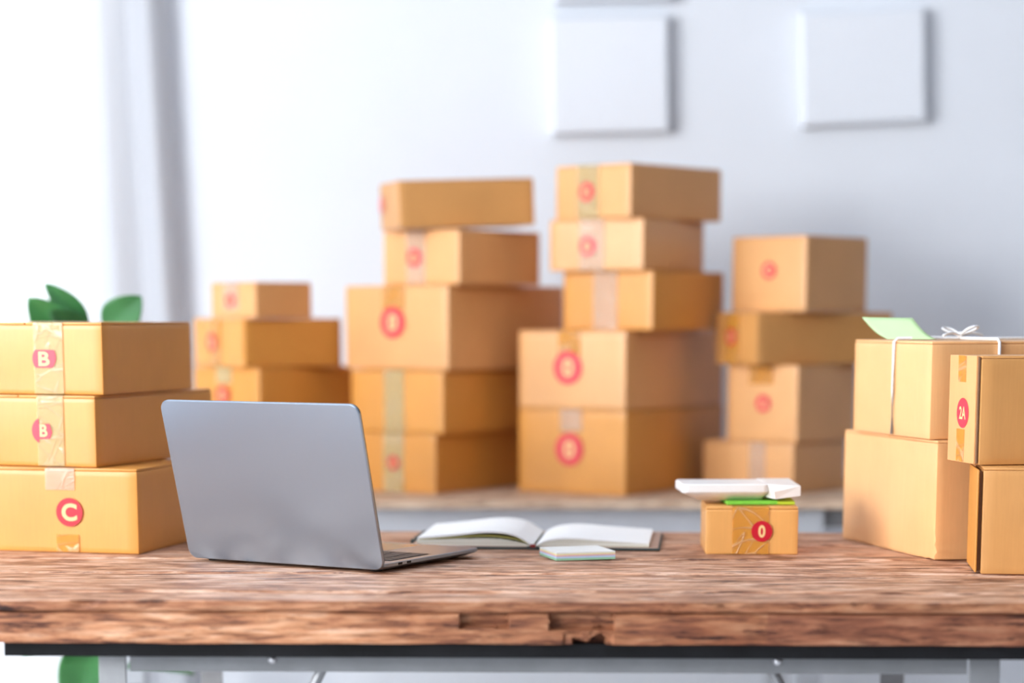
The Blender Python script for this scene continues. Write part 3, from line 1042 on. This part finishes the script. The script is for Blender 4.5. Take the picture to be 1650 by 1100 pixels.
# after the turn lid-local +z faces the base-away side, so mirror the thickness
lid.matrix_local = lean
lid['label'] = 'grey metal lid with rounded corners'
s = obj('lid_bezel', slab(bmesh.new(), [(rounded_rect(LW - 0.001, LL - 0.001, 0.0125, 8, 0, LL / 2), -0.0054), (rounded_rect(LW - 0.001, LL - 0.001, 0.0125, 8, 0, LL / 2), -0.0044)]), alu_edge, lid, sharp=25)
s2 = obj('screen', bx(-LW / 2 + 0.008, LW / 2 - 0.008, 0.016, LL - 0.008, -0.0058, -0.0054), screen_m, lid)

# ------------------------------------------------------------------ notebook
paper = noisy('white_paper', (0.96, 0.96, 0.95), 0.75, 0.015, 30)
page_edge = mat('cream_page_edges', (0.78, 0.76, 0.66), 0.8)
mp = coords(page_edge, (2, 2, 1400))
nn = nd(page_edge, 'ShaderNodeTexNoise', Scale=1.0, Detail=1.0)
ln(page_edge, mp, 'Vector', nn, 'Vector')
rr = ramp(page_edge, [(0.35, (0.62, 0.58, 0.44)), (0.6, (0.86, 0.85, 0.78))])
ln(page_edge, nn, 'Fac', rr, 'Fac')
ln(page_edge, rr, 'Color', bsdf(page_edge), 'Base Color')
cover_m = noisy('dark_green_cover', (0.035, 0.055, 0.055), 0.5, 0.15, 60)
lining_m = noisy('pinkish_tan_lining', (0.50, 0.33, 0.25), 0.6, 0.05, 40)
red_band = noisy('dark_red_headband', (0.30, 0.03, 0.03), 0.6, 0.1, 200)
shaded_yellow = noisy('shaded_yellow_page', (0.74, 0.68, 0.20), 0.75, 0.02, 30)  # yellow sheet, with the shade under the curled pages put into its colour

nb = thing('notebook', 'open notebook with blank white pages and dark cover behind the laptop', 'notebook', (0.028, 2.990, 0.7503), R(-5))
ND = 0.205


def sheet_profile(name, prof_bot, prof_top, y0, y1, m, parent):
    """solid between two x/z profiles, run along y"""
    bm = bmesh.new()
    n = len(prof_top)
    rings = []
    NY = 14
    for j in range(NY + 1):
        y = y0 + (y1 - y0) * j / NY
        rings.append([bm.verts.new((x, y, z)) for x, z in prof_top] + [bm.verts.new((x, y, z)) for x, z in reversed(prof_bot)])
    k = 2 * n
    for A, B in zip(rings, rings[1:]):
        for i in range(k):
            bm.faces.new((A[i], A[(i + 1) % k], B[(i + 1) % k], B[i]))
    bm.faces.new(rings[0])
    bm.faces.new(rings[-1][::-1])
    return obj(name, bm, m, parent, sharp=35)


def spline(keys, n=28):
    xs = [k[0] for k in keys]
    out = []
    for i in range(n + 1):
        x = xs[0] + (xs[-1] - xs[0]) * i / n
        for a in range(len(keys) - 1):
            if keys[a][0] <= x <= keys[a + 1][0] + 1e-9:
                break
        p0 = keys[max(a - 1, 0)]
        p1, p2 = keys[a], keys[a + 1]
        p3 = keys[min(a + 2, len(keys) - 1)]
        h = p2[0] - p1[0]
        t = (x - p1[0]) / h
        m1 = (p2[1] - p0[1]) / (p2[0] - p0[0]) * h if p2[0] != p0[0] else 0
        m2 = (p3[1] - p1[1]) / (p3[0] - p1[0]) * h if p3[0] != p1[0] else 0
        z = (2 * t ** 3 - 3 * t * t + 1) * p1[1] + (t ** 3 - 2 * t * t + t) * m1 + (-2 * t ** 3 + 3 * t * t) * p2[1] + (t ** 3 - t * t) * m2
        out.append((x, z))
    return out


bm = bmesh.new()
box(bm, -0.170, -0.006, -0.006, ND + 0.006, 0.0, 0.0028, 0.001)
box(bm, -0.006, 0.010, -0.006, ND + 0.006, 0.0, 0.0020)
box(bm, 0.010, 0.172, -0.006, ND + 0.006, 0.0, 0.0028, 0.001)
obj('cover', bm, cover_m, nb)
obj('lining', bx(-0.167, -0.008, -0.003, ND + 0.003, 0.0029, 0.0036), lining_m, nb)
obj('lining', bx(0.012, 0.169, -0.003, ND + 0.003, 0.0029, 0.0036), lining_m, nb)
bl = spline([(-0.158, 0.0110), (-0.10, 0.0130), (-0.05, 0.0135), (-0.02, 0.0090), (0.000, 0.0042)])
fl = [(x, 0.0038) for x, z in bl]
sheet_profile('page_block', fl, bl, 0, ND, page_edge, nb)
tl_ = spline([(-0.157, 0.0145), (-0.11, 0.0190), (-0.06, 0.0240), (-0.025, 0.0200), (0.000, 0.0060)])
tb_ = [(x, max(z - 0.0026, zz + 0.0004)) for (x, z), (_, zz) in zip(tl_, bl)]
sheet_profile('loose_pages', tb_, tl_, 0.001, ND, paper, nb)
t2 = spline([(-0.155, 0.0120), (-0.11, 0.0150), (-0.06, 0.0175), (-0.02, 0.0128), (0.000, 0.0050)])
b2_ = [(x, max(z - 0.0008, zz + 0.0001)) for (x, z), (_, zz) in zip(t2, bl)]
sheet_profile('loose_pages', b2_, t2, 0.002, ND, shaded_yellow, nb)
br = spline([(0.004, 0.0045), (0.020, 0.0105), (0.05, 0.0135), (0.10, 0.0110), (0.157, 0.0080)])
fr = [(x, 0.0038) for x, z in br]
sheet_profile('page_block', fr, br, 0, ND, page_edge, nb)
tr_ = spline([(0.004, 0.0055), (0.020, 0.0125), (0.05, 0.0160), (0.10, 0.0128), (0.157, 0.0092)])
sheet_profile('loose_pages', [(x, z + 0.0002) for x, z in br], tr_, 0.0, ND, paper, nb)
obj('headband', bx(-0.0035, 0.0040, -0.003, 0.004, 0.0022, 0.0065, 0.001), red_band, nb)
bm = bmesh.new()
tube(bm, [(-0.1715, 0.05 + 0.006 * k, 0.0035 + 0.0015 * math.sin(k)) for k in range(26)], 0.0024, 8)
obj('elastic_band', bm, cover_m, nb, smooth=True)

# ------------------------------------------------------------------ cube of pastel notes
cols = [('green', (0.36, 0.66, 0.42), 0.0026), ('blue', (0.52, 0.66, 0.86), 0.0024), ('pink', (0.82, 0.52, 0.55), 0.0018), ('yellow', (0.88, 0.80, 0.45), 0.0018), ('white', (0.88, 0.89, 0.86), 0.0018)]
pn = thing('note_pad', 'short block of pastel layered sticky notes in front of the open notebook', 'sticky notes', (0.0852, 2.8907, 0.7503), -R(74))
z = 0.0002
for nm, c_, h_ in cols:
    o = obj('note_layer', bx(-0.0375, 0.0375, -0.0400, 0.0400, z, z + h_ - 0.00005), noisy(nm + '_note_paper', c_, 0.7, 0.03, 80), pn)
    o['label'] = nm + ' layer of notes'
    z += h_

# ------------------------------------------------------------------ potted plant behind the left stack
leaf_m = mat('glossy_green_leaf', (0.045, 0.20, 0.055), 0.32, 0, 0.5)
mp = coords(leaf_m)
nn = nd(leaf_m, 'ShaderNodeTexNoise', Scale=9.0, Detail=3.0)
ln(leaf_m, mp, 'Vector', nn, 'Vector')
rr = ramp(leaf_m, [(0.3, (0.030, 0.14, 0.04)), (0.7, (0.07, 0.27, 0.08))])
ln(leaf_m, nn, 'Fac', rr, 'Fac')
ln(leaf_m, rr, 'Color', bsdf(leaf_m), 'Base Color')
stem_m = noisy('green_brown_stem', (0.12, 0.15, 0.05), 0.6, 0.2, 40)
pot_m = noisy('white_glazed_pot', (0.80, 0.80, 0.78), 0.3, 0.02, 10)
soil_m = noisy('dark_potting_soil', (0.05, 0.035, 0.025), 0.9, 0.4, 150, 0.8)
PX, PY = -0.665, 3.53
pl = thing('potted_plant', 'green large-leaved plant standing behind the left front box stack', 'plant', (PX, PY, 0), 0)
obj('pot', lathe([(0.0001, 0.0), (0.095, 0.0), (0.100, 0.01), (0.128, 0.27), (0.130, 0.28), (0.122, 0.28), (0.118, 0.25), (0.0001, 0.25)], 40), pot_m, pl, sharp=35)
obj('soil', lathe([(0.0001, 0.2505), (0.117, 0.2505), (0.1165, 0.256), (0.0001, 0.262)], 32), soil_m, pl)
stem_pts = [(0.0, 0.0, 0.25), (0.01, 0.0, 0.45), (0.0, 0.005, 0.65), (0.012, 0.0, 0.85), (0.02, -0.005, 1.02)]
obj('stem', tube(bmesh.new(), stem_pts, [0.011, 0.010, 0.009, 0.008, 0.004], 10), stem_m, pl, smooth=True)


def leaf(root, tip, width, cup=0.25, up=(0, 0, 1), droop=0.06, twist=0.0):
    root, tip = Vector(root), Vector(tip)
    d = tip - root
    L = d.length
    t = d.normalized()
    s = t.cross(Vector(up)).normalized()
    s = Matrix.Rotation(twist, 3, t) @ s
    n = s.cross(t)
    bm = bmesh.new()
    NL, NWD = 18, 6
    rows = []
    for i in range(NL + 1):
        u = i / NL
        pet = 0.16
        if u < pet:
            w = 0.003
        else:
            q = (u - pet) / (1 - pet)
            w = width / 2 * (math.sin(math.pi * q ** 0.85) ** 0.75) * (1 - 0.12 * q) + 0.0012
        row = []
        for k in range(-NWD, NWD + 1):
            v = k / NWD
            c = root + t * (L * u) + s * (w * v) + n * (cup * abs(v) ** 1.4 * w + droop * math.sin(math.pi * u) * L * 0.5)
            row.append(bm.verts.new(c))
        rows.append(row)
    for A, B in zip(rows, rows[1:]):
        for k in range(2 * NWD):
            bm.faces.new((A[k], A[k + 1], B[k + 1], B[k]))
    o = obj('leaf', bm, leaf_m, pl, smooth=True)
    sl = o.modifiers.new('thick', 'SOLIDIFY')
    sl.thickness = 0.0012
    return o


top = (0.02, -0.005, 1.015)
leaf((0.018, -0.005, 1.03), (0.090, -0.04, 1.092), 0.062, up=(0.35, -1, 0.2), cup=0.15)         # right oval leaf
leaf((0.010, 0.0, 1.03), (-0.064, -0.02, 1.112), 0.040, up=(0.2, -1, 0.3), cup=0.35)           # left pointed leaf
leaf((0.000, -0.005, 0.985), (-0.082, -0.06, 1.090), 0.075, up=(0.0, -1, 0.3), cup=0.2)         # left broad leaf
leaf((0.018, -0.005, 1.00), (-0.045, -0.09, 1.068), 0.060, up=(0, -1, 0.6), cup=0.25)           # middle leaf
leaf((0.01, 0.0, 0.90), (-0.10, 0.10, 0.98), 0.085)
leaf((0.01, 0.0, 0.84), (0.12, 0.10, 0.92), 0.09)
leaf((0.005, 0.0, 0.74), (-0.12, -0.08, 0.80), 0.09)
leaf((0.005, 0.0, 0.68), (0.13, -0.07, 0.72), 0.09)
leaf((0.003, 0.0, 0.60), (-0.11, 0.11, 0.64), 0.09)
leaf((0.006, 0.0, 0.58), (-0.02, -0.14, 0.44), 0.085, up=(0, -1, 0))
leaf((0.008, 0.0, 0.54), (-0.10, -0.10, 0.54), 0.09)
leaf((0.008, 0.0, 0.50), (0.16, -0.05, 0.50), 0.10)
leaf((0.006, 0.0, 0.47), (0.08, -0.13, 0.46), 0.09)
